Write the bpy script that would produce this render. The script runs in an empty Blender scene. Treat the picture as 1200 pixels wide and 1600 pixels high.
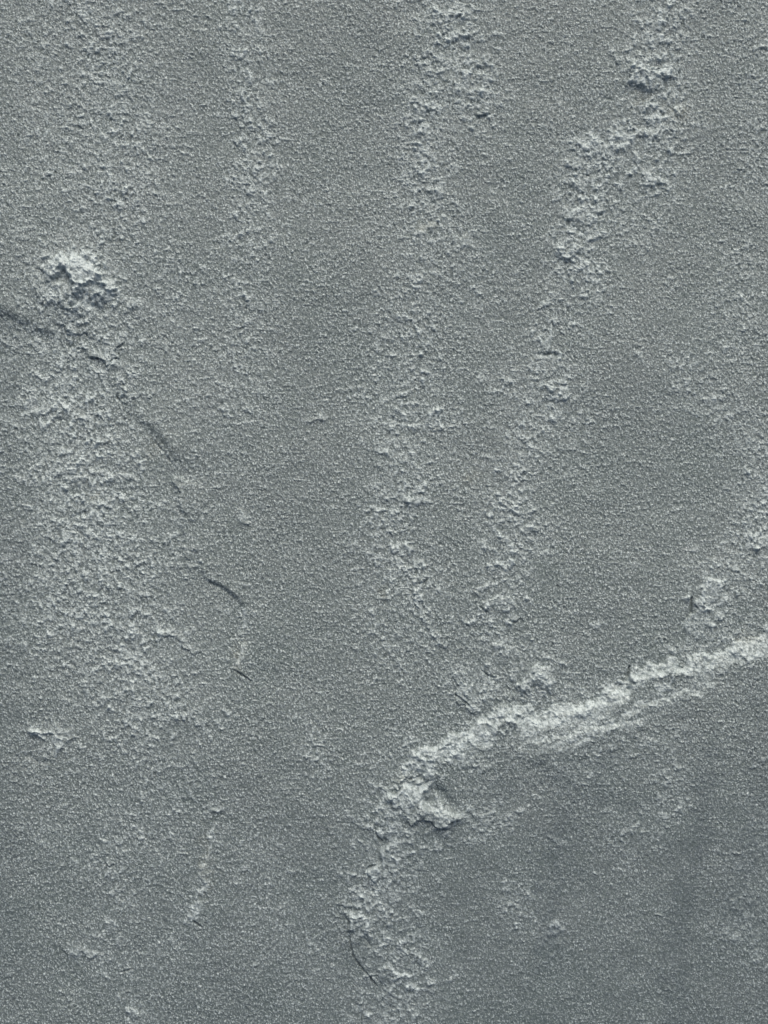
import bpy, math
import numpy as np
R = math.radians
scene = bpy.context.scene

# ---------------------------------------------------------------- camera, light, exposure
# slab lies face up; one photo pixel (1200 x 1600) = 0.25 mm on the stone, +Y is the top of the photo
PX = 0.00025
cam_d = bpy.data.cameras.new('camera'); cam = bpy.data.objects.new('camera', cam_d)
scene.collection.objects.link(cam); scene.camera = cam
CAM_H = 0.62
cam.location = (0, 0, 0.03 + CAM_H); cam.rotation_euler = (0, 0, 0)
cam_d.sensor_fit = 'VERTICAL'; cam_d.sensor_height = 24.0
cam_d.lens = 24.0 * CAM_H / (1600 * PX)
cam_d.clip_start = 0.02; cam_d.clip_end = 100

world = bpy.data.worlds.new("World"); scene.world = world; world.use_nodes = True
wn = world.node_tree.nodes; wl = world.node_tree.links
SUN_EL, SUN_AZ = 40.0, 8.0          # elevation; azimuth measured from +Y towards +X
sky = wn.new('ShaderNodeTexSky'); sky.sky_type = 'NISHITA'; sky.sun_disc = False
sky.sun_elevation = R(SUN_EL); sky.sun_rotation = R(SUN_AZ)
sky.dust_density = 8.0; sky.air_density = 1.0; sky.ozone_density = 1.0
bg = wn['Background']; bg.inputs['Strength'].default_value = 0.05
wl.new(sky.outputs[0], bg.inputs['Color'])
sun_d = bpy.data.lights.new('sun', 'SUN'); sun = bpy.data.objects.new('sun', sun_d)
scene.collection.objects.link(sun)
sun_d.energy = 1.5; sun_d.angle = R(66); sun_d.color = (1.0, 0.985, 0.965)
sun.rotation_euler = (R(90 - SUN_EL), 0, R(180 - SUN_AZ))
scene.view_settings.view_transform = 'Standard'; scene.view_settings.look = 'None'
scene.view_settings.exposure = 1.04; scene.view_settings.gamma = 1.0
scene.view_settings.use_curve_mapping = False

# ---------------------------------------------------------------- coordinates of the stone face
F0, F1, G0, G1 = -30, 1230, -30, 1630
OUT = 500; ST = 5
xs = np.concatenate([np.arange(F0 - OUT, F0, ST), np.arange(F0, F1), np.arange(F1, F1 + OUT + 1, ST)]).astype(np.float32)
ys = np.concatenate([np.arange(G0 - OUT, G0, ST), np.arange(G0, G1), np.arange(G1, G1 + OUT + 1, ST)]).astype(np.float32)
NX, NY = len(xs), len(ys)
X, Y = np.meshgrid(xs, ys)           # photo pixel coordinates, y down
rng = np.random.default_rng(7)
TW, TH = 2400, 2800                  # size of the periodic noise tiles
fx = np.fft.rfftfreq(TW)[None, :]; fy = np.fft.fftfreq(TH)[:, None]
xi = (xs.astype(int) + 600) % TW; yi = (ys.astype(int) + 600) % TH

def noise(wl_, ax=1.0, ay=1.0, slope=None, sharp=1.0, rot=0.0):
    """unit-variance periodic noise; wl_ = wavelength (px); ax, ay stretch it along x, y;
    slope: power-law falloff above the base frequency instead of a single band"""
    w = rng.standard_normal((TH, TW)).astype(np.float32)
    c, s = math.cos(rot), math.sin(rot)
    u = (fx * c + fy * s) * ax; v = (-fx * s + fy * c) * ay
    f = np.sqrt(u * u + v * v) * wl_
    if slope is None:
        k = np.exp(-(np.log(np.maximum(f, 1e-6)) / (0.45 * sharp)) ** 2)
    else:
        k = np.where(f < 1, f ** 2, np.maximum(f, 1e-6) ** (-slope))
    n = np.fft.irfft2(np.fft.rfft2(w) * k, s=(TH, TW))
    n /= n.std()
    return n[np.ix_(yi, xi)].astype(np.float32)

def sm(a, b, x):
    t = np.clip((x - a) / (b - a), 0, 1); return t * t * (3 - 2 * t)

# wobble that makes every drawn line ragged
wx = 5.0 * noise(46, slope=2.1); wy = 4.0 * noise(46, slope=2.1)
XW, YW = X + wx, Y + wy
XB, YB = X + 2.2 * wx, Y + 2.2 * wy

def smooth(pts, n=5):
    p = np.array(pts, float); q = np.vstack([2 * p[0] - p[1], p, 2 * p[-1] - p[-2]]); o = []
    for i in range(1, len(q) - 2):
        for k in range(n):
            t = k / n
            o.append(0.5 * (2 * q[i] + (q[i + 1] - q[i - 1]) * t + (2 * q[i - 1] - 5 * q[i] + 4 * q[i + 1] - q[i + 2]) * t * t
                            + (-q[i - 1] + 3 * q[i] - 3 * q[i + 1] + q[i + 2]) * t ** 3))
    o.append(p[-1]); return np.array(o)

def window(pts, pad):
    p = np.array(pts); 
    a = np.searchsorted(xs, p[:, 0].min() - pad); b = np.searchsorted(xs, p[:, 0].max() + pad)
    c = np.searchsorted(ys, p[:, 1].min() - pad); d = np.searchsorted(ys, p[:, 1].max() + pad)
    return np.s_[c:max(d, c + 1), a:max(b, a + 1)]

def sdist(pts, pad, wob=1, sharp=False):
    """signed distance (positive = right of travel on the photo) and arc parameter 0..1"""
    p = np.array(pts, float) if sharp else smooth(pts)
    W = window(p, pad); PXX, PYY = ((X, Y), (XW, YW), (XB, YB))[wob]
    x = PXX[W]; y = PYY[W]
    seg = np.hypot(*(p[1:] - p[:-1]).T); L = np.concatenate([[0], np.cumsum(seg)]); tot = L[-1]
    best = np.full(x.shape, 1e9, np.float32); bsc = best.copy(); sg = np.ones(x.shape, np.float32); tt = np.zeros(x.shape, np.float32)
    for i in range(len(p) - 1):
        a, b = p[i], p[i + 1]; d = b - a; l2 = (d ** 2).sum() + 1e-9
        t = np.clip(((x - a[0]) * d[0] + (y - a[1]) * d[1]) / l2, 0, 1)
        q = np.hypot(x - a[0] - t * d[0], y - a[1] - t * d[1])
        cr = (d[0] * (y - a[1]) - d[1] * (x - a[0])) / math.sqrt(l2)
        sc = q - 2e-3 * np.abs(cr)                     # at a shared corner the segment seen more squarely decides the side
        m = sc < bsc
        best[m] = q[m]; bsc[m] = sc[m]
        sg[m] = np.where(cr < 0, -1, 1)[m]
        tt[m] = ((L[i] + t * seg[i]) / tot)[m]
    return W, best * sg, tt, best

H = np.zeros_like(X); FR = np.zeros_like(X); RG = np.zeros_like(X)   # height (px), fresh pale stone and the painted lit rim, roughness

# ---------------------------------------------------------------- where the cleft face is rough
def rough(pts, w, a, wob=2):
    W, d, t, b = sdist(pts if len(pts) > 1 else [pts[0], (pts[0][0] + 2, pts[0][1] + 3)], w * 3, wob)
    RG[W] = np.maximum(RG[W], a * np.exp(-(b / (w * 1.2)) ** 2))
for a in [
    ([(170, -200), (150, 20), (190, 250), (170, 330)], 70, .68), ([(60, 40), (50, 250), (20, 380)], 40, .35),
    ([(120, 520), (120, 600), (110, 680), (150, 780)], 85, 1.0), ([(150, 780), (170, 900), (110, 950)], 80, .9), ([(90, 440), (190, 480)], 60, .45),
    ([(150, 950), (210, 1040), (230, 1110)], 85, .75), ([(230, 1080), (250, 1200), (210, 1300)], 60, .45),
    ([(250, 430), (290, 520)], 45, .5), ([(395, -100), (380, 60), (400, 220), (395, 340)], 26, .75),
    ([(385, 340), (375, 500), (370, 640)], 35, .55), ([(300, 560), (330, 720)], 55, .25),
    ([(705, -150), (700, 20), (715, 90), (735, 160)], 40, 1.0), ([(690, 100), (655, 180), (665, 300), (670, 380)], 36, .75),
    ([(655, 380), (650, 560), (640, 640), (690, 660)], 32, .65), ([(625, 480), (610, 640), (620, 740)], 38, .6),
    ([(650, 740), (600, 830), (625, 880), (655, 940), (655, 1010)], 30, .85), ([(600, 930), (600, 1000)], 30, .5),
    ([(1040, -60), (1030, 60), (1010, 120), (1040, 190)], 42, .9), ([(1040, 190), (935, 230), (930, 260), (1020, 275)], 34, 1.05),
    ([(920, 290), (905, 340), (900, 410), (915, 440)], 34, 1.0), ([(960, 330), (1000, 360)], 30, .55),
    ([(890, 430), (858, 480), (862, 560)], 16, .8), ([(800, 600), (860, 600), (870, 640)], 26, .85),
    ([(830, 660), (805, 740), (800, 800), (835, 830)], 26, .85), ([(775, 800), (800, 870), (780, 940), (750, 970)], 28, .85),
    ([(780, 950), (785, 1040)], 24, .7), ([(900, 640), (890, 720)], 25, .35), ([(740, 380), (735, 480)], 30, .4),
    ([(1200, -100), (1185, 120), (1180, 300)], 30, .4), ([(1160, 420), (1150, 520), (1060, 610), (1150, 640)], 34, .45),
    ([(1190, 700), (1180, 830), (1160, 880)], 32, .8), ([(1120, 900), (1110, 960), (1120, 1000)], 28, .8),
    ([(720, 1060), (760, 1080)], 30, .7), ([(845, 1045), (845, 1080)], 30, .85),
    ([(1300, 960), (1190, 1000), (1100, 1035), (1010, 1060), (900, 1105), (800, 1125), (720, 1160), (660, 1190)], 26, .62),
    ([(640, 1200), (610, 1260), (610, 1330), (590, 1400), (620, 1480), (640, 1550), (590, 1620), (600, 1900)], 42, .75),
    ([(700, 1290), (770, 1280)], 30, .6), ([(850, 1150), (960, 1130), (900, 1210)], 30, .5),
    ([(1040, 1150), (1045, 1230), (1035, 1300)], 20, .5), ([(980, 1280), (975, 1330)], 14, .4),
    ([(800, 1400), (812, 1440)], 18, .65), ([(865, 1455), (865, 1475)], 16, .6), ([(1190, 1300), (1170, 1400), (1190, 1500)], 22, .3),
    ([(480, 1150), (490, 1190)], 20, .5), ([(160, 1320), (170, 1370)], 20, .6), ([(180, 1400), (160, 1490), (200, 1540)], 24, .45),
    ([(60, 1300), (130, 1350)], 26, .35), ([(300, 1440), (240, 1500)], 26, .35), ([(205, 1580), (200, 1650), (210, 1900)], 22, .5),
    ([(400, 1320), (420, 1420), (500, 1520)], 34, .28), ([(50, 1145), (95, 1165)], 18, .6),
]: rough(*a)
band = noise(75, ay=.10, slope=1.6)               # bands of coarser grain running down the stone
colm = np.zeros_like(X)                           # where the coarse and the fine columns run
for cx, cw, ca in [(60, 60, .7), (170, 55, 1.0), (275, 40, -.3), (330, 35, -.6), (390, 35, .9), (480, 55, -.5), (560, 40, -.2), (625, 45, .9), (700, 40, .7),
                   (770, 35, -.8), (905, 35, .3), (1010, 60, -.8), (1100, 35, -.5), (1170, 35, .8)]:
    colm += ca * np.exp(-((X + 3 * wx - cx) / cw) ** 2)
colm *= sm(1500, 1000, Y) * .75 + .25
thin = noise(24, ay=.05, slope=1.2)
big = noise(150, ay=.55, slope=2.0)              # broad vertical drifting bands
mid = noise(42, ay=.8, slope=1.8)
clump = sm(-.5, .9, mid + .25 * big)
RG = RG * (.40 + .85 * clump) + .30 * sm(.3, 2.2, band + .6 * mid + .3 * big) * sm(1900, 900, Y)
calm = sm(1120, 1350, Y) * sm(300, 700, X)       # lower right layer is the smoothest
RG = np.clip(RG, 0, 1.3)

# ---------------------------------------------------------------- grain of the stone
g1 = noise(6.2, ax=.76, ay=1.2, slope=.8); g2 = noise(13, ax=.7, ay=1.2, slope=1.5); g3 = noise(3.4, sharp=1.4)
speck = noise(6.5, sharp=1.2)
grain_amp = (.85 + .32 * np.tanh(band + .5 * colm) + .12 * np.tanh(big)) * (1 - .30 * calm) * (1 - .22 * sm(1150, 1500, Y))
H += grain_amp * (.32 * g1 + .44 * g2 + .10 * g3)
H += .32 * np.maximum(speck - 1.25, 0) * (1 + RG)        # standing grains
l1 = noise(15, ax=.75, ay=1.1, slope=2.6); l2 = noise(30, ax=.8, slope=2.3); l3 = noise(11, ax=.8)
def terr(n, step, soft):                               # laminae broken into small plates
    q = n / step; f = np.floor(q); r = q - f
    return (f + sm(.5 - soft, .5 + soft, r)) * step
up = lambda n: np.where(n > 0, n, .35 * n)             # lumps stand up more than hollows go down
RH = 2.1 * up(terr(l1, .8, .3)) + 2.8 * up(terr(l2, .9, .2)) + .55 * l3
H += RH * RG * .34 + .8 * RG
YD = np.clip(Y, 900, 1650) - 900
H -= 6e-5 * YD ** 2 + .09 * np.maximum(Y - 1650, 0)        # the face falls away towards the bottom
H += .35 * noise(90, slope=2.6) + 1.2 * noise(420, slope=2.8)   # gentle undulation of the cleft face
pc = sm(.7, 1.9, noise(13, ax=.8, ay=1.1, slope=2.0) + .35 * l2)        # pale crumbs
FR += pc * (.42 * RG + .05); H += pc * (1.5 * RG + .25)
FR += RG * (.36 * sm(-.2, 1.7, l1 + .6 * l3) + .32 * sm(.0, 1.8, l2 + .4 * l3) + .06)
crys = .85 * noise(4.2, ax=.85, ay=1.1, sharp=1.8) + .5 * noise(8.5, ax=.75, ay=1.2, sharp=1.8)            # pale mineral grains
FR += .01 + (1.16 + .42 * np.tanh(.8 * band + .4 * big + .6 * colm + .55 * thin)) * sm(.6, 3.1, .75 * g1 + .55 * g2 + .3 * g3 + 1.35 * crys) * (1 - .28 * calm) + .14 * RG * sm(-1, 2, g2 + l1) + .05 * sm(0, 2, band + .5 * g2)

# ---------------------------------------------------------------- steps, lips, cracks, knobs
def edge(pts, Hh, w=5, L=30, low=0., chip=.0, cw=12, crack=0., ends=(.12, .12), wob=1, flip=False, crackw=1.3, cofs=-1.0):
    """right of travel stands Hh px proud: rises over w, relaxes over L; crack = depth of the dark gap along it"""
    W, d, t, b = sdist(pts, max(L * 3, 60) if L < 200 else 2500, wob)
    if flip: d = -d
    tp = np.ones_like(t)
    if ends[0] > 0: tp *= sm(0, ends[0], t)
    if ends[1] > 0: tp *= sm(1, 1 - ends[1], t)
    up = sm(0, w, d) * np.exp(-np.maximum(d - w, 0) / L)
    H[W] += Hh * tp * up
    if low: H[W] -= low * tp * sm(-14, 0, d) * (d < 0)
    if crack:
        H[W] -= crack * tp * np.exp(-((d - cofs) / crackw) ** 2)
    if chip:
        cn = .45 + .55 * sm(-1, 1.2, (l1 + l3 * .6)[W])
        FR[W] += chip * tp * cn * sm(-1.5, 1.5, d) * np.exp(-(np.maximum(d, 0) / cw) ** 2)

LEDGE = [(1900, 760), (1500, 880), (1300, 955), (1200, 985), (1150, 1006), (1080, 1028), (1030, 1036), (992, 1042), (984, 1054), (980, 1068), (955, 1073),
         (920, 1095), (880, 1100), (845, 1112), (812, 1098), (785, 1100), (755, 1120), (720, 1142), (690, 1155),
         (655, 1166), (636, 1184), (626, 1212), (640, 1224), (600, 1240), (592, 1262), (588, 1290), (594, 1318),
         (585, 1345), (574, 1362), (584, 1386), (560, 1410), (543, 1442), (547, 1475), (562, 1515), (592, 1553), (612, 1600), (640, 1700), (700, 2300)]
# whole lower right layer: a low lip, then a ramp that rises towards the viewer
W, dl, tl, bl = sdist(LEDGE[::1], 3000, 1)
_p = np.vstack([smooth(LEDGE), [[700, 4000], [4000, 4000], [4000, 0]]]); _in = np.zeros(dl.shape, bool); _x = XW[W]; _y = YW[W]
for i in range(len(_p)):
    (x1, y1), (x2, y2) = _p[i - 1], _p[i]
    if y1 != y2: _in ^= ((y1 > _y) != (y2 > _y)) & (_x < (x2 - x1) * (_y - y1) / (y2 - y1) + x1)
dl = np.where(_in, bl, -bl)                                          # travel goes right to left, the high side lies below it
along = sm(1750, 1100, Y[W]) * .85 + .15
up_part = sm(1260, 1180, Y[W])
right = sm(560, 760, X[W])
ramp_w = np.clip(39 - 8 * sm(850, 1000, X[W]) + 8 * noise(80)[W], 14, 60)
H[W] += along * (2.0 * sm(0, 3, dl) + 1.6 * sm(6, 14, dl))
plat = 2.0 + 6.5 * sm(1900, 1120, Y[W]) * sm(540, 780, X[W])
H[W] += plat * sm(-2, 1, dl / ramp_w * 1.0) * np.clip(dl / ramp_w, 0, 1) ** .85
H[W] -= np.clip(dl - 60, 0, 700) * .010           # and falls back gently
cn = .40 + .60 * sm(-1.6, .8, (l1 + .5 * l3 + .4 * l2)[W])
FR[W] += (.39 * up_part + .10) * cn * sm(-1, 2, dl) * (1 - sm(.55, 1.25, dl / ramp_w)) * along
RIGHT_LAYER = np.zeros(X.shape, bool); RIGHT_LAYER[W] = dl > 0
RGf = 1.0
# second, thinner ledge lines below the main one
edge([(1130, 1045), (1090, 1072), (1040, 1090), (995, 1102), (960, 1122), (900, 1140), (850, 1152), (800, 1160)], 4.2, 9, 90, chip=.55, cw=11, flip=True, ends=(.2, .15))
edge([(1050, 1100), (1000, 1120), (950, 1134), (900, 1152), (850, 1166), (830, 1170)], 2.0, 8, 60, chip=.4, cw=10, flip=True, ends=(.3, .2))
edge([(985, 1084), (940, 1096), (890, 1108), (850, 1128), (800, 1146)], 3.0, 7, 18, chip=.45, cw=9, flip=True, ends=(.2, .2))
edge([(760, 1118), (720, 1158), (700, 1175), (730, 1200), (745, 1212)], 3.5, 8, 25, chip=.4, cw=14, flip=True, ends=(.2, .3))
edge([(745, 1175), (735, 1195), (745, 1212)], 3.0, 7, 12, chip=.5, cw=9, ends=(.2, .2), flip=True)
# gap lines under lifted flakes
CR = dict(ends=(.25, .25))
edge([(986, 1040), (983, 1052), (984, 1068)], 2.0, 1.5, 14, crack=7, crackw=1.6, flip=True, wob=0, ends=(.1, .15))
edge([(1083, 922), (1080, 940), (1081, 955), (1072, 975), (1066, 998), (1062, 1008)], 3.2, 2, 22, flip=True, chip=.45, cw=18, wob=1, ends=(.1, .2))
edge([(1082, 930), (1081, 945), (1081, 962)], 1.0, 2, 8, crack=5.5, crackw=1.5, flip=True, wob=0, ends=(.2, .2))
edge([(1140, 918), (1120, 906), (1100, 908), (1085, 920)], 3.5, 5, 26, flip=True, chip=.5, cw=14, ends=(.2, .1))
edge([(726, 1042), (712, 1056), (704, 1070), (712, 1086), (728, 1098), (742, 1114), (750, 1124)], 2.6, 2, 22, flip=True, chip=.30, cw=12, ends=(.15, .15))
edge([(708, 1080), (716, 1088), (731, 1100), (742, 1113)], 1.0, 2, 8, crack=4.0, crackw=1.5, flip=True, wob=0, ends=(.2, .3))
edge([(752, 1046), (764, 1056), (778, 1059)], 1.2, 2, 10, crack=3, wob=0, ends=(.2, .2), flip=True)
edge([(868, 1050), (850, 1036), (836, 1040), (826, 1056), (812, 1070), (816, 1090)], 4.0, 5, 22, flip=True, chip=.5, cw=16, ends=(.2, .15))
edge([(811, 1070), (814, 1082), (818, 1092)], .5, 2, 8, crack=4, crackw=1.4, flip=True, wob=0, ends=(.2, .2))
edge([(596, 1352), (576, 1360), (574, 1368), (582, 1380), (588, 1386)], 2.8, 3, 16, crack=3.5, flip=True, chip=.4, cw=14, wob=0, ends=(.2, .15))
edge([(546, 1466), (549, 1488), (554, 1503), (566, 1520), (580, 1536), (592, 1553)], 2.4, 1.8, 26, crack=3.6, crackw=1.3, flip=True, chip=.12, cw=8, wob=0, ends=(.08, .12))
edge([(575, 1432), (556, 1436), (544, 1446), (541, 1462)], 3.0, 5, 20, flip=True, chip=.45, cw=12, ends=(.15, .2))
edge([(566, 1442), (574, 1452), (584, 1458)], 2.4, 4, 8, chip=.6, cw=7, ends=(.2, .2), flip=True)
edge([(588, 1300), (590, 1308), (600, 1318)], .8, 2, 10, crack=3.8, flip=True, wob=0, ends=(.2, .2))
edge([(587, 1262), (585, 1290), (588, 1302)], .8, 2, 10, crack=2.6, flip=True, wob=0, ends=(.2, .2))
edge([(628, 1206), (632, 1212), (642, 1216), (660, 1212)], .8, 3, 8, crack=4, flip=True, wob=0, ends=(.2, .3), crackw=2)
edge([(610, 1505), (622, 1518), (640, 1530), (650, 1536)], 2.6, 5, 12, chip=.5, cw=7, ends=(.2, .2), flip=False)
edge([(640, 1560), (652, 1552), (658, 1562)], 2.0, 4, 9, chip=.4, cw=8, ends=(.2, .2))
edge([(565, 1470), (572, 1476), (578, 1486)], .5, 2, 10, crack=2.6, wob=0, ends=(.25, .25), crackw=2)
edge([(553, 1575), (560, 1590), (562, 1610)], .5, 2, 10, crack=3, wob=0, ends=(.25, .0), crackw=2.5)

# hollow and curled flake under the ledge
def bump(x, y, rx, ry, h, ang=0., p=2.0, fr=0., wob=1, frofs=0.):
    W = window([(x, y)], max(rx, ry) * 3); PXX, PYY = ((X, Y), (XW, YW), (XB, YB))[wob]
    c, s = math.cos(R(ang)), math.sin(R(ang)); u = PXX[W] - x; v = PYY[W] - y
    q = np.sqrt(((u * c + v * s) / rx) ** 2 + ((-u * s + v * c) / ry) ** 2)
    k = np.exp(-q ** p); H[W] += h * k
    if fr: FR[W] += fr * k * (.4 + .6 * sm(-1, 1, (l1 + l3)[W]))
    return W, k
bump(688, 1246, 20, 12, -6, 35, 2.2)
bump(672, 1240, 10, 7, -2.5, 30)
bump(640, 1250, 30, 16, 3.0, -15, fr=.35)
bump(690, 1276, 34, 13, 4.5, 8, fr=.30)
edge([(724, 1268), (704, 1270), (684, 1264), (668, 1256), (654, 1250), (640, 1262)], 4.5, 10, 14, chip=.45, cw=15, flip=True, ends=(.3, .3), wob=1)
edge([(636, 1270), (652, 1284), (672, 1291), (698, 1291), (724, 1284)], 5, 3.5, 20, crack=1.8, flip=True, wob=1, ends=(.25, .3), crackw=3, cofs=-2.5)
edge([(676, 1222), (650, 1228), (622, 1234), (598, 1246), (594, 1262)], 4.0, 9, 24, chip=.5, cw=20, flip=True, ends=(.2, .2))
edge([(672, 1236), (664, 1246), (668, 1258)], 3.0, 5, 10, chip=.4, cw=9, flip=False, ends=(.25, .25))
edge([(690, 1200), (668, 1180), (650, 1172)], 2.5, 6, 20, chip=.25, cw=15, flip=True, ends=(.2, .2))
edge([(778, 1262), (760, 1268), (742, 1262)], 2.0, 4, 9, chip=.45, cw=7, flip=True, ends=(.2, .2))

# left side: sunken groove, arc edges
edge([(-60, 470), (0, 494), (30, 508), (60, 522), (110, 550)], 5.4, 16, 70, flip=True, ends=(.0, .3), wob=0)
edge([(-20, 488), (6, 494), (40, 512)], 2.2, 5, 20, flip=True, ends=(.0, .5), wob=1)
edge([(90, 520), (115, 520), (135, 520), (145, 540)], 2.0, 4, 16, flip=True, ends=(.2, .2), crack=1.5, crackw=3)
edge([(132, 540), (140, 556), (152, 568), (166, 572), (179, 562), (182, 545), (196, 528)], 3.6, 4.0, 18, crack=2.0, crackw=1.8, flip=True, wob=1, chip=.25, cw=16, ends=(.15, .15), cofs=-1.5)
bump(194, 612, 10, 4, 4.5, 10, fr=.7); bump(187, 626, 5, 4, -4, 0)
edge([(186, 612), (184, 622), (192, 630), (200, 632)], 1.0, 2, 8, crack=3.5, flip=True, wob=0, ends=(.2, .2), crackw=1.6)
edge([(196, 640), (214, 660), (236, 682), (256, 704), (266, 722), (272, 745)], 6.0, 17, 60, flip=True, ends=(.4, .35), wob=0)
edge([(240, 688), (256, 706), (268, 724)], 1.0, 2, 10, crack=1.4, crackw=2.0, flip=True, wob=0, ends=(.2, .2))
edge([(272, 740), (268, 760), (274, 785), (280, 800), (288, 812)], 3.0, 5, 40, flip=True, ends=(.2, .25), wob=1, chip=.12)
edge([(300, 870), (312, 896), (320, 907), (345, 917), (366, 934), (379, 956), (380, 985), (374, 1012), (368, 1044)], 2.6, 7.0, 60, flip=True, ends=(.15, .1), wob=0)
edge([(318, 906), (344, 917), (362, 930), (374, 944)], 1.8, 3.0, 20, crack=1.6, crackw=1.8, flip=True, wob=0, ends=(.15, .3), cofs=-2.0)
edge([(376, 950), (380, 962), (379, 985)], .6, 2, 8, chip=1.2, cw=4.5, flip=True, wob=0, ends=(.1, .2), crack=1.0)  # pale chip colour paints the thin lit rim, here and below
edge([(378, 1000), (374, 1022), (366, 1046)], 1.6, 3, 8, chip=.75, cw=8, flip=True, ends=(.2, .2), wob=0)
edge([(364, 1046), (374, 1052), (386, 1060), (397, 1068)], 2.2, 2, 14, crack=3.0, flip=True, wob=0, ends=(.15, .3))
edge([(150, 812), (175, 800), (190, 790), (215, 780)], 3.0, 4, 20, flip=False, ends=(.2, .25))
bump(262, 988, 13, 6, 3.5, 12, fr=.55); edge([(270, 990), (276, 1000), (292, 1010), (298, 1020)], 3.0, 4, 12, chip=.35, cw=9, ends=(.2, .2), flip=True)
edge([(338, 1285), (330, 1305), (322, 1340), (308, 1395), (298, 1432), (297, 1442)], 2.6, 4, 14, chip=.75, cw=6, ends=(.1, .05), wob=1, flip=True)
edge([(300, 1442), (306, 1448), (316, 1455)], 1.2, 2, 9, crack=3.8, flip=True, wob=0, ends=(.15, .25))
bump(333, 1264, 9, 6, 3.5, -10, fr=.6); bump(205, 1076, 8, 6, 3.2, 0, fr=.6)
edge([(95, 1172), (86, 1160), (70, 1152), (50, 1146)], 4.2, 5, 12, chip=.85, cw=8, ends=(.1, .15), flip=False)
bump(53, 1143, 6, 7, 4, 0, fr=.7); bump(110, 1157, 8, 5, 3, 0, fr=.4); bump(92, 1168, 6, 4, 3.5, 30, fr=.7)
bump(60, 1190, 16, 5, -2.2, 20)
edge([(147, 1500), (130, 1504), (112, 1500), (95, 1506)], 3.6, 5, 12, chip=.7, cw=9, ends=(.15, .15))
edge([(155, 1312), (162, 1322), (175, 1328)], 3, 4, 9, chip=.6, cw=7, ends=(.15, .2), flip=False)
edge([(160, 1350), (168, 1358), (176, 1352)], 2.6, 2.5, 12, crack=2.5, flip=True, wob=0, ends=(.2, .2), chip=.25, cw=14)
edge([(185, 1395), (172, 1420), (160, 1460), (150, 1490)], 1.8, 4, 10, chip=.3, cw=6, ends=(.2, .2), flip=True)
bump(200, 1592, 12, 6, 3, 15, fr=.55); bump(195, 1562, 6, 4, 2, 0, fr=.3)
edge([(180, 1528), (192, 1524), (202, 1520)], 1, 2, 9, crack=2.4, flip=True, wob=0, ends=(.2, .2))

# knob on the left
bump(118, 446, 52, 42, 10.0, 25, fr=.30, wob=0)
bump(122, 416, 46, 17, 2.5, 14, fr=.45, wob=1); bump(158, 446, 17, 20, 3.0, 0, 3, fr=.35, wob=1); bump(88, 420, 13, 12, 3, 0, 3, fr=.45); bump(152, 438, 16, 16, 2, 0, fr=.3)
edge([(178, 440), (160, 418), (134, 406), (108, 402), (86, 410), (76, 428)], 5.5, 13, 22, chip=.70, cw=25, flip=True, ends=(.2, .2), wob=1)
bump(100, 436, 13, 11, -8, 35, 2.6, wob=1)
edge([(104, 424), (112, 434), (120, 446), (130, 460)], 4.5, 7, 10, chip=.55, cw=9, flip=True, ends=(.2, .25), wob=1)
bump(138, 474, 26, 9, -6, 16, 2.4); bump(152, 450, 8, 6, -2.5, 0); bump(112, 494, 16, 6, -2.5, 20)
edge([(166, 440), (152, 434), (146, 424)], 4, 5, 9, chip=.6, cw=8, flip=False, ends=(.2, .2))
bump(62, 458, 16, 8, 3.5, 20, fr=.35); bump(205, 482, 18, 7, 3.5, 0, fr=.35); bump(95, 470, 14, 7, 3.5, 20, fr=.35)
edge([(104, 545), (135, 556), (165, 580), (182, 606), (190, 632), (200, 645)], 2.4, 5, 40, flip=True, ends=(.15, .15), wob=1)
edge([(270, 740), (272, 770), (282, 805), (290, 840), (300, 872), (314, 898)], 2.6, 5, 40, flip=True, ends=(.15, .1), wob=1, chip=.15, cw=6)
# knob top right
bump(1005, 118, 30, 20, 5.5, 0)
edge([(1048, 112), (1030, 106), (1010, 104), (992, 114), (980, 126)], 5.5, 11, 18, chip=.75, cw=19, flip=True, ends=(.15, .1), wob=1)
bump(1002, 140, 22, 12, -3.2, -8, 2); bump(1004, 128, 8, 6, -1.5, 0, 2.4); bump(1006, 190, 12, 6, -2.2, 5)
bump(1018, 205, 22, 8, 4, 0, fr=.4); bump(925, 228, 30, 9, 4.5, 10, fr=.6); bump(895, 257, 13, 7, 3.5, 0, fr=.5)
bump(1024, 276, 14, 8, 4, 20, fr=.55); bump(970, 222, 18, 10, 2, 0, fr=.4)
edge([(930, 336), (940, 334), (950, 328)], 3.0, 4, 9, crack=2.2, crackw=2, flip=True, wob=0, chip=.45, cw=9, ends=(.2, .2))
edge([(915, 378), (930, 376), (942, 370)], 3.5, 4, 12, crack=1.2, crackw=2, flip=True, wob=0, chip=.55, cw=15, ends=(.2, .1))
bump(885, 392, 15, 7, 4.5, -10, fr=.55); bump(892, 335, 18, 7, 3, 20, fr=.35); bump(900, 290, 10, 6, 3, 0, fr=.4)
bump(886, 408, 9, 4, -3, 10); bump(905, 358, 20, 5, -3.5, 30); bump(1062, 176, 8, 5, 2, 0)
bump(1033, 42, 9, 5, 3, 0, fr=.5); bump(1000, 92, 8, 5, 3, 0, fr=.4); bump(980, 70, 7, 6, 3, 0, fr=.4); bump(1064, 23, 8, 4, 2.5, 0, fr=.5)
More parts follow.
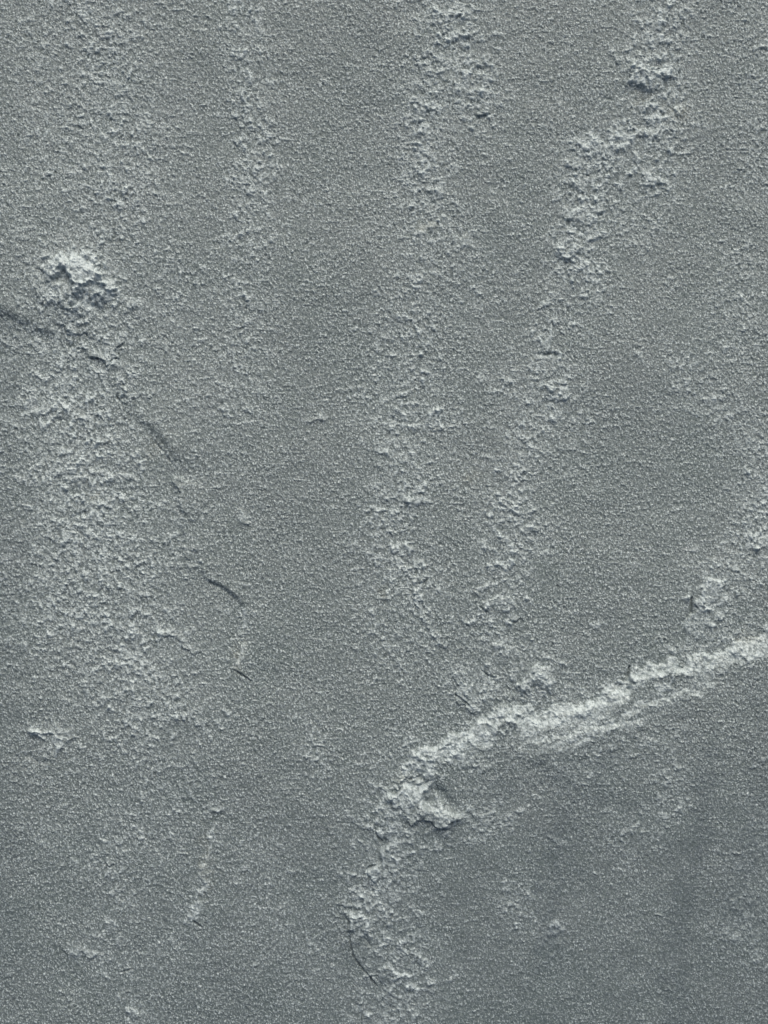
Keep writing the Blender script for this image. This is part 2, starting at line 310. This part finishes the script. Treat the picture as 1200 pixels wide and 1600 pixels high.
# middle
edge([(742, 176), (746, 182), (758, 180), (768, 177)], 2.6, 3, 9, crack=2.6, crackw=2.2, flip=True, wob=0, ends=(.15, .15))
bump(668, 168, 14, 6, 4, -10, fr=.6); bump(680, 106, 14, 6, 4, -10, fr=.55); bump(755, 144, 16, 5, 4, 12, fr=.55)
bump(714, 22, 16, 5, 4, 0, fr=.5); bump(722, 52, 20, 6, 4, 0, fr=.5); bump(660, 98, 12, 6, -1.5, 0); bump(728, 70, 16, 6, -1.5, 20)
bump(678, 36, 8, 6, 2.5, 0, fr=.3); bump(745, 110, 12, 4, -3, 0); bump(656, 186, 7, 5, 3.5, 0, fr=.5); bump(658, 205, 8, 5, 3, 0, fr=.5)
bump(676, 300, 18, 4, 3, 0, fr=.35); bump(680, 311, 14, 4, -2, 3); bump(662, 360, 6, 12, 2, 0, fr=.45); bump(728, 378, 16, 6, 2.5, 5, fr=.4)
bump(857, 524, 7, 9, 3.5, 0, fr=.5); bump(861, 542, 6, 7, 3, 0, fr=.55); bump(856, 557, 12, 4, -3, 0)
edge([(832, 604), (852, 600), (866, 606), (880, 604), (882, 622), (872, 634)], 4.2, 5, 12, chip=.55, cw=10, flip=False, ends=(.15, .1), wob=1)
bump(795, 598, 10, 5, 3, 0, fr=.35); bump(660, 586, 10, 5, 3.2, 0, fr=.5); bump(632, 647, 11, 4, 3.4, 0, fr=.6); bump(688, 648, 9, 4, 3, 0, fr=.5)
bump(495, 652, 10, 5, 3, 0, fr=.45); bump(808, 738, 8, 6, 3, 0, fr=.5)
edge([(782, 800), (795, 784), (808, 782), (816, 796), (814, 808)], 3.6, 4, 12, chip=.42, cw=10, ends=(.15, .1))
edge([(820, 818), (834, 822), (840, 834)], 3.5, 5, 12, chip=.45, cw=12, ends=(.15, .15))
bump(640, 778, 20, 5, 3.5, 0, fr=.4); bump(636, 858, 10, 6, 3.5, -20, fr=.45); bump(650, 885, 16, 5, 3.5, 0, fr=.4); bump(656, 922, 12, 5, 3, 15, fr=.5)
edge([(650, 912), (660, 910), (668, 904)], 2, 2, 8, crack=3, flip=True, wob=0, ends=(.2, .2)); bump(600, 940, 4, 7, -3, 0)
edge([(748, 944), (762, 936), (784, 930), (800, 938), (810, 952)], 3.5, 4, 14, chip=.42, cw=10, ends=(.15, .15))
edge([(748, 946), (756, 952), (762, 956)], 2, 2, 8, crack=3.5, flip=True, wob=0, ends=(.2, .2)); bump(735, 970, 12, 6, 3.5, -10, fr=.6)
edge([(793, 968), (806, 972), (814, 964)], 2.5, 2.5, 12, crack=3, flip=True, wob=0, ends=(.2, .2), chip=.35, cw=12)
bump(660, 970, 9, 4, 3, 15, fr=.55); bump(655, 1000, 6, 3, 2, 0, fr=.5); bump(1004, 556, 5, 4, 2.5, 0, fr=.7); bump(1001, 541, 4, 3, 2, 0, fr=.6)
bump(778, 1014, 12, 5, 3, 0, fr=.4); bump(798, 1018, 9, 5, 3, 0, fr=.45); bump(846, 1062, 26, 22, 4.0, 20, 3, fr=.34); bump(1106, 938, 24, 26, 3.5, 20, 3, fr=.36); bump(748, 1080, 32, 26, 2.0, 0, 3, fr=.12); bump(866, 1068, 6, 5, 3.5, 0, fr=.7); bump(845, 1058, 8, 4, 3, 0, fr=.4)
edge([(1165, 830), (1180, 826), (1196, 834), (1215, 840)], 4, 5, 16, chip=.5, cw=14, ends=(.15, .0)); bump(1172, 850, 7, 9, 2.5, 0, fr=.4)
bump(1140, 1000, 9, 5, 3, 20, fr=.3); bump(930, 975, 5, 4, 2, 0, fr=.6); bump(380, 805, 10, 5, 3.2, -15, fr=.45); bump(292, 852, 8, 4, 3, 0, fr=.6); bump(298, 884, 4, 4, 2.5, 0, fr=.4)
bump(150, 690, 12, 5, 3.5, -10, fr=.5); bump(60, 636, 20, 8, 3.5, 10, fr=.45); bump(92, 640, 9, 6, 3, 0, fr=.4); bump(120, 655, 9, 5, 3, 0, fr=.4)
bump(155, 745, 12, 6, 3.5, 30, fr=.45); bump(153, 788, 13, 8, 4, 0, fr=.4); bump(98, 850, 8, 12, 4, 10, fr=.4); bump(80, 868, 13, 5, 4, 0, fr=.55); bump(137, 834, 9, 4, 3, 0, fr=.5); bump(124, 808, 14, 4, -3, -15)
bump(90, 660, 10, 4, -2.5, 0)
for x, y, s in [(865, 1456, 9), (876, 1452, 6), (1146, 1468, 10), (1040, 1224, 6), (1043, 1215, 4), (932, 1369, 5), (980, 1300, 6), (976, 1312, 5),
                (812, 1432, 7), (1190, 1180, 5), (1153, 1333, 4), (828, 1130, 0), (1032, 1434, 6), (1013, 1160, 9), (1186, 1502, 8), (805, 1268, 6),
                (490, 1160, 6), (482, 1185, 4), (500, 1182, 5), (492, 1236, 5), (343, 1134, 4), (265, 1128, 5), (240, 1150, 8), (355, 1115, 9), (485, 1480, 8),
                (400, 1515, 7), (318, 1508, 6), (88, 1558, 6), (100, 1095, 7), (670, 1330, 12), (645, 1334, 8), (620, 1330, 8), (640, 1312, 9)]:
    if s: bump(x, y, s, s * .55, 1.3 + .14 * s, rng.uniform(-20, 25), fr=.5)
# chunky lumps that make up the knobs and the upper end of the ledge, and pale ones that paint the lit rim of the arc edge
def lumps(pts, n, spread, s0, s1, h, fr):
    p = smooth(pts)
    for i in range(n):
        q = p[rng.integers(len(p))] + rng.normal(0, spread, 2); s = rng.uniform(s0, s1)
        bump(q[0], q[1], s * rng.uniform(.9, 1.5), s * rng.uniform(.6, .9), h * s / s1 * rng.uniform(.6, 1.2), rng.normal(0, 25), rng.uniform(2.2, 4), fr=fr * rng.uniform(.4, 1.3), wob=int(rng.integers(1, 3)))
lumps([(82, 414), (110, 404), (140, 412), (166, 432), (170, 455)], 34, 6, 4, 10, 3.2, .34)
lumps([(112, 430), (124, 446), (134, 462)], 9, 4, 3, 7, 2.5, .35)
lumps([(70, 440), (95, 470), (120, 490)], 12, 8, 4, 8, 2.0, .2)
lumps([(984, 122), (1000, 108), (1030, 106), (1046, 118)], 20, 6, 3, 8, 2.6, .3)
lumps([(600, 1244), (640, 1226), (660, 1190), (700, 1165), (760, 1130), (800, 1112)], 44, 9, 5, 12, 3.0, .2)
lumps([(620, 1262), (650, 1272), (700, 1280)], 14, 8, 4, 10, 2.5, .25)
lumps([(800, 1112), (900, 1108), (1000, 1060), (1100, 1038), (1200, 996), (1260, 975)], 60, 7, 4, 10, 2.2, .16)
lumps([(592, 1310), (580, 1370), (560, 1430), (552, 1450)], 26, 10, 4, 10, 2.4, .28)
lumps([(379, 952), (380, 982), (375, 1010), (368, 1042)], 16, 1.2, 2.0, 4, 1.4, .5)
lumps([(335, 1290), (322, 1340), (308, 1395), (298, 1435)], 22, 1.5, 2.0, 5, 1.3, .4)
lumps([(50, 1144), (70, 1154), (95, 1168)], 10, 3, 3, 6, 2, .4)
lumps([(110, 570), (120, 680), (140, 780), (130, 900), (150, 1000), (220, 1080)], 210, 52, 5, 12, 1.3, .20)
lumps([(120, 300), (190, 230), (150, 100), (190, 40)], 70, 45, 4, 10, 1.0, .18)
lumps([(395, 20), (395, 200), (385, 340)], 36, 16, 4, 9, 1.0, .18)
lumps([(705, 20), (715, 100), (665, 200), (665, 300)], 60, 22, 4, 10, 1.0, .2)
lumps([(1040, 60), (1020, 180), (930, 240), (905, 340), (900, 420)], 70, 22, 4, 10, 1.0, .2)
lumps([(640, 620), (610, 830), (655, 960)], 60, 22, 4, 9, 1.0, .2)
lumps([(860, 540), (850, 620), (805, 740), (800, 850), (780, 950)], 70, 20, 4, 9, 1.0, .2)
lumps([(1180, 520), (1185, 700), (1180, 840), (1110, 930)], 46, 20, 4, 9, 1.0, .2)
lumps([(620, 1300), (600, 1380), (620, 1480), (630, 1560)], 46, 20, 4, 10, 1.0, .2)
# many small unnamed grains and flakes, denser where the face is rough
for i in range(5200):
    x, y = rng.uniform(-500, 1700), rng.uniform(-500, 2100)
    a, b = np.searchsorted(ys, y) - 1, np.searchsorted(xs, x) - 1
    r = RG[min(max(a, 0), NY - 1), min(max(b, 0), NX - 1)]
    if rng.uniform() > .11 + r * 1.2: continue
    s = 2.4 + min(rng.exponential(1.6), 5.5) * (.35 + .85 * r)
    bump(x, y, s * rng.uniform(1.1, 2.2), s * .7, (.4 + .2 * s) * rng.uniform(.6, 1.2), rng.normal(0, 16), rng.uniform(2, 3.5), fr=rng.uniform(.12, .55), wob=rng.integers(1, 3))
wet = np.zeros_like(X)                            # faint damp streaks running down the lower right layer
for pts, w, a in [([(880, 1200), (878, 1300), (865, 1420), (860, 1500)], 17, .7), ([(1110, 1180), (1100, 1300), (1066, 1420), (1060, 1700)], 20, .65),
                  ([(1195, 1100), (1190, 1260), (1150, 1420)], 26, .6), ([(940, 1170), (930, 1240)], 24, .5), ([(780, 1180), (790, 1240)], 16, .35), ([(5, 500), (10, 800), (0, 1500)], 30, .4), ([(560, 0), (570, 60)], 30, .2)]:
    W, d, t, b = sdist(pts, w * 3, 2); wet[W] = np.maximum(wet[W], a * np.exp(-(b / w) ** 2))
FR = np.clip(FR, 0, 1.15) * (1 - .35 * wet)
streak = .8 * noise(30, ax=1.0, ay=.045, slope=1.25) + .6 * noise(13, ax=1.0, ay=.03, slope=1.2)

# ---------------------------------------------------------------- material
mat = bpy.data.materials.new('grey_slate'); mat.use_nodes = True
nt = mat.node_tree; N = nt.nodes; Lk = nt.links
bs = N['Principled BSDF']
def attr(n):
    a = N.new('ShaderNodeAttribute'); a.attribute_name = n; a.attribute_type = 'GEOMETRY'; return a.outputs['Fac']
def nz(scale, detail, rough_=.6):
    n = N.new('ShaderNodeTexNoise'); n.inputs['Scale'].default_value = scale; n.inputs['Detail'].default_value = detail
    n.inputs['Roughness'].default_value = rough_; Lk.new(tc.outputs['Object'], n.inputs['Vector']); return n.outputs['Fac']
def mr(src, a, b, c, d):
    m = N.new('ShaderNodeMapRange'); Lk.new(src, m.inputs[0])
    for i, v in enumerate((a, b, c, d)): m.inputs[i + 1].default_value = v
    return m.outputs[0]
def mix(f, c1, c2, mode='MIX'):
    m = N.new('ShaderNodeMix'); m.data_type = 'RGBA'; m.blend_type = mode
    for s, v in ((0, f), (6, c1), (7, c2)):
        if isinstance(v, (int, float, tuple)): m.inputs[s].default_value = v
        else: Lk.new(v, m.inputs[s])
    return m.outputs[2]
tc = N.new('ShaderNodeTexCoord')
base = mix(mr(nz(900, 3), .35, .65, 0, 1), (.090, .113, .110, 1), (.099, .119, .126, 1))        # greenish and violet grey minerals
base = mix(mr(nz(28, 4), .3, .7, 0, 1), base, mix(1.0, base, (.88, .93, .92, 1), 'MULTIPLY'))
base = mix(mr(attr('fresh'), 0, 1, 0, 1), base, (.380, .438, .443, 1))
base = mix(mr(nz(1500, 2), .56, .72, 0, .42), base, (.32, .385, .385, 1))
base = mix(mr(nz(1150, 2), .44, .30, 0, .5), base, (.070, .084, .084, 1))
base = mix(mr(attr('mica_glint'), 0, 1, 0, .7), base, (.55, .60, .61, 1))  # bright spots paint the sparkle of the mica grains
base = mix(mr(attr('damp_darker_below'), 0, 1, 0, .85), base, mix(1.0, base, (.68, .71, .76, 1), 'MULTIPLY'))
base = mix(mr(attr('rust'), 0, 1, 0, .32), base, (.24, .23, .15, 1))
Lk.new(base, bs.inputs['Base Color'])
Lk.new(mr(attr('mica_glint'), 0, 1, .62, .35), bs.inputs['Roughness'])
bs.inputs['Specular IOR Level'].default_value = .45
bmp = N.new('ShaderNodeBump'); bmp.inputs['Strength'].default_value = .7; bmp.inputs['Distance'].default_value = .0002
Lk.new(nz(2600, 4, .7), bmp.inputs['Height']); Lk.new(bmp.outputs[0], bs.inputs['Normal'])

mica_glint = sm(1.8, 2.7, noise(3.8)) * sm(0, .5, noise(70) + .6)
rust = np.zeros_like(X)
for x, y, rx, ry, a in [(1060, 175, 16, 12, .5), (664, 355, 8, 14, .45), (600, 930, 6, 10, .5), (152, 774, 8, 4, .7), (372, 1030, 9, 20, .5), (322, 1345, 8, 50, .3),
                        (245, 700, 18, 14, .3), (1000, 150, 16, 10, .3), (1170, 995, 20, 8, .4), (165, 685, 6, 5, .4), (735, 745, 12, 12, .3), (640, 1215, 30, 10, .3)]:
    rust = np.maximum(rust, a * np.exp(-(((XW - x) / rx) ** 2 + ((YW - y) / ry) ** 2)))
damp_darker_below = np.clip(wet * (.45 + .35 * sm(-1, 1, streak)) + .10 * sm(.0, 1.8, streak) + .42 * sm(-.3, 2, streak) * sm(1080, 1250, Y) + (.12 + .10 * sm(100, 400, X)) * sm(1000, 1450, Y), 0, 1)  # damp streaks, plus a plain darkening towards the bottom

# ---------------------------------------------------------------- the slab: one stone, its layers and flakes as parts
TOP = 0.03
def poly_mask(p):
    p = np.array(p, float); inside = np.zeros(X.shape, bool); W = window(p, 40); x = XW[W]; y = YW[W]; m = np.zeros(x.shape, bool)
    for i in range(len(p)):
        (x1, y1), (x2, y2) = p[i - 1], p[i]
        if y1 == y2: continue
        m ^= ((y1 > y) != (y2 > y)) & (x < (x2 - x1) * (y - y1) / (y2 - y1) + x1)
    inside[W] = m; return inside
pid = np.zeros(X.shape, np.int16)
pid[RIGHT_LAYER] = 1
PARTS = [('lower_layer', None), ('raised_layer', 'smoother dark grey layer with a pale broken upper edge')]
for nm, lb, poly in [
    ('knob', 'pale rough knob with a shaded hollow, at the left', [(70, 420), (82, 402), (125, 396), (160, 404), (178, 430), (172, 460), (165, 482), (130, 490), (98, 476), (78, 450)]),
    ('knob', 'pale knob with a dark hollow beneath it, near the upper right corner', [(972, 124), (990, 104), (1020, 96), (1050, 108), (1046, 132), (1022, 150), (985, 152)]),
    ('flake', 'small chip with a dark lower edge below the left knob', [(132, 540), (140, 556), (152, 568), (166, 572), (179, 562), (190, 532), (165, 524)]),
    ('flake', 'thin pale flake standing above the ledge at the right', [(1083, 922), (1080, 955), (1064, 1004), (1100, 990), (1128, 955), (1136, 916), (1105, 904)]),
    ('flake', 'flat flake with a dark crack along its lower left side', [(726, 1042), (704, 1070), (728, 1098), (750, 1120), (785, 1092), (790, 1055), (760, 1046)]),
    ('flake', 'rounded pale flake resting against the top of the ledge', [(850, 1034), (826, 1056), (812, 1072), (816, 1088), (850, 1106), (876, 1094), (872, 1052)]),
    ('flake', 'curled bright flake below the hollow in the ledge', [(648, 1240), (640, 1276), (656, 1286), (676, 1292), (704, 1290), (724, 1284), (722, 1266), (690, 1268), (668, 1258)]),
    ('flake', 'small pale flake on the lower run of the ledge', [(596, 1352), (574, 1362), (584, 1382), (606, 1382), (612, 1364)]),
    ('flake', 'long flake bounded by a curved dark crack', [(556, 1436), (543, 1450), (547, 1478), (562, 1515), (592, 1553), (612, 1530), (596, 1480), (585, 1445)]),
]:
    pid[poly_mask(poly)] = len(PARTS); PARTS.append((nm, lb))

slab = bpy.data.objects.new('stone_slab', None); scene.collection.objects.link(slab)
slab['label'] = 'grey cleft slate slab with a pale broken ledge running across its lower right'
slab['category'] = 'stone slab'; slab['kind'] = 'thing'
slab.empty_display_size = .05

xm = (X - 600) * PX; ym = (800 - Y) * PX; zm = TOP + (H - 3.0) * PX
co = np.stack([xm, ym, zm], -1).reshape(-1, 3).astype(np.float32)
idx = np.arange(NX * NY, dtype=np.int32).reshape(NY, NX)
quads = np.stack([idx[:-1, :-1], idx[1:, :-1], idx[1:, 1:], idx[:-1, 1:]], -1).reshape(-1, 4)   # CCW seen from above
qpid = pid[:-1, :-1].reshape(-1)
A = {'fresh': FR, 'mica_glint': mica_glint, 'damp_darker_below': damp_darker_below, 'rust': rust}
A = {k: np.ascontiguousarray(v.reshape(-1), np.float32) for k, v in A.items()}

def make_part(name, label, k):
    q = quads[qpid == k]
    extra = None
    used, inv = np.unique(q, return_inverse=True); q = inv.reshape(-1, 4).astype(np.int32); v = co[used]
    at = {n: a[used] for n, a in A.items()}
    if k in (0, 1):                                # the two layers carry the slab's sides down to its flat back
        loops = np.concatenate([idx[0, :-1], idx[:-1, -1], idx[-1, :0:-1], idx[:0:-1, 0]])   # clockwise seen from above
        nxt = np.roll(loops, -1)
        pos = np.full(NX * NY, -1, np.int64); pos[used] = np.arange(len(used))
        ok = (pos[loops] >= 0) & (pos[nxt] >= 0); a, b = pos[loops[ok]], pos[nxt[ok]]
        n0 = len(v); va, vb = v[a].copy(), v[b].copy(); va[:, 2] = 0; vb[:, 2] = 0
        v = np.vstack([v, va, vb]); m = len(a)
        q = np.vstack([q, np.stack([a, b, n0 + m + np.arange(m), n0 + np.arange(m)], -1)])
        for n in at: at[n] = np.concatenate([at[n], np.zeros(2 * m, np.float32)])
        if k == 0:
            n0 = len(v); x0, x1 = co[:, 0].min(), co[:, 0].max(); y0, y1 = co[:, 1].min(), co[:, 1].max()
            v = np.vstack([v, [[x0, y0, 0], [x0, y1, 0], [x1, y1, 0], [x1, y0, 0]]]); q = np.vstack([q, [[n0, n0 + 1, n0 + 2, n0 + 3]]])
            for n in at: at[n] = np.concatenate([at[n], np.zeros(4, np.float32)])
    me = bpy.data.meshes.new(name)
    me.vertices.add(len(v)); me.vertices.foreach_set('co', np.ascontiguousarray(v, np.float32).ravel())
    me.loops.add(q.size); me.loops.foreach_set('vertex_index', np.ascontiguousarray(q, np.int32).ravel())
    me.polygons.add(len(q)); me.polygons.foreach_set('loop_start', np.arange(0, q.size, 4, dtype=np.int32))
    me.update(calc_edges=True)
    for n, a in at.items():
        l = me.attributes.new(n, 'FLOAT', 'POINT'); l.data.foreach_set('value', np.ascontiguousarray(a, np.float32))
    me.polygons.foreach_set('use_smooth', np.ones(len(q), bool)) 
    me.materials.append(mat)
    o = bpy.data.objects.new(name, me); scene.collection.objects.link(o); o.parent = slab
    if label: o['label'] = label
    return o
for k, (nm, lb) in enumerate(PARTS): make_part(nm, lb, k)
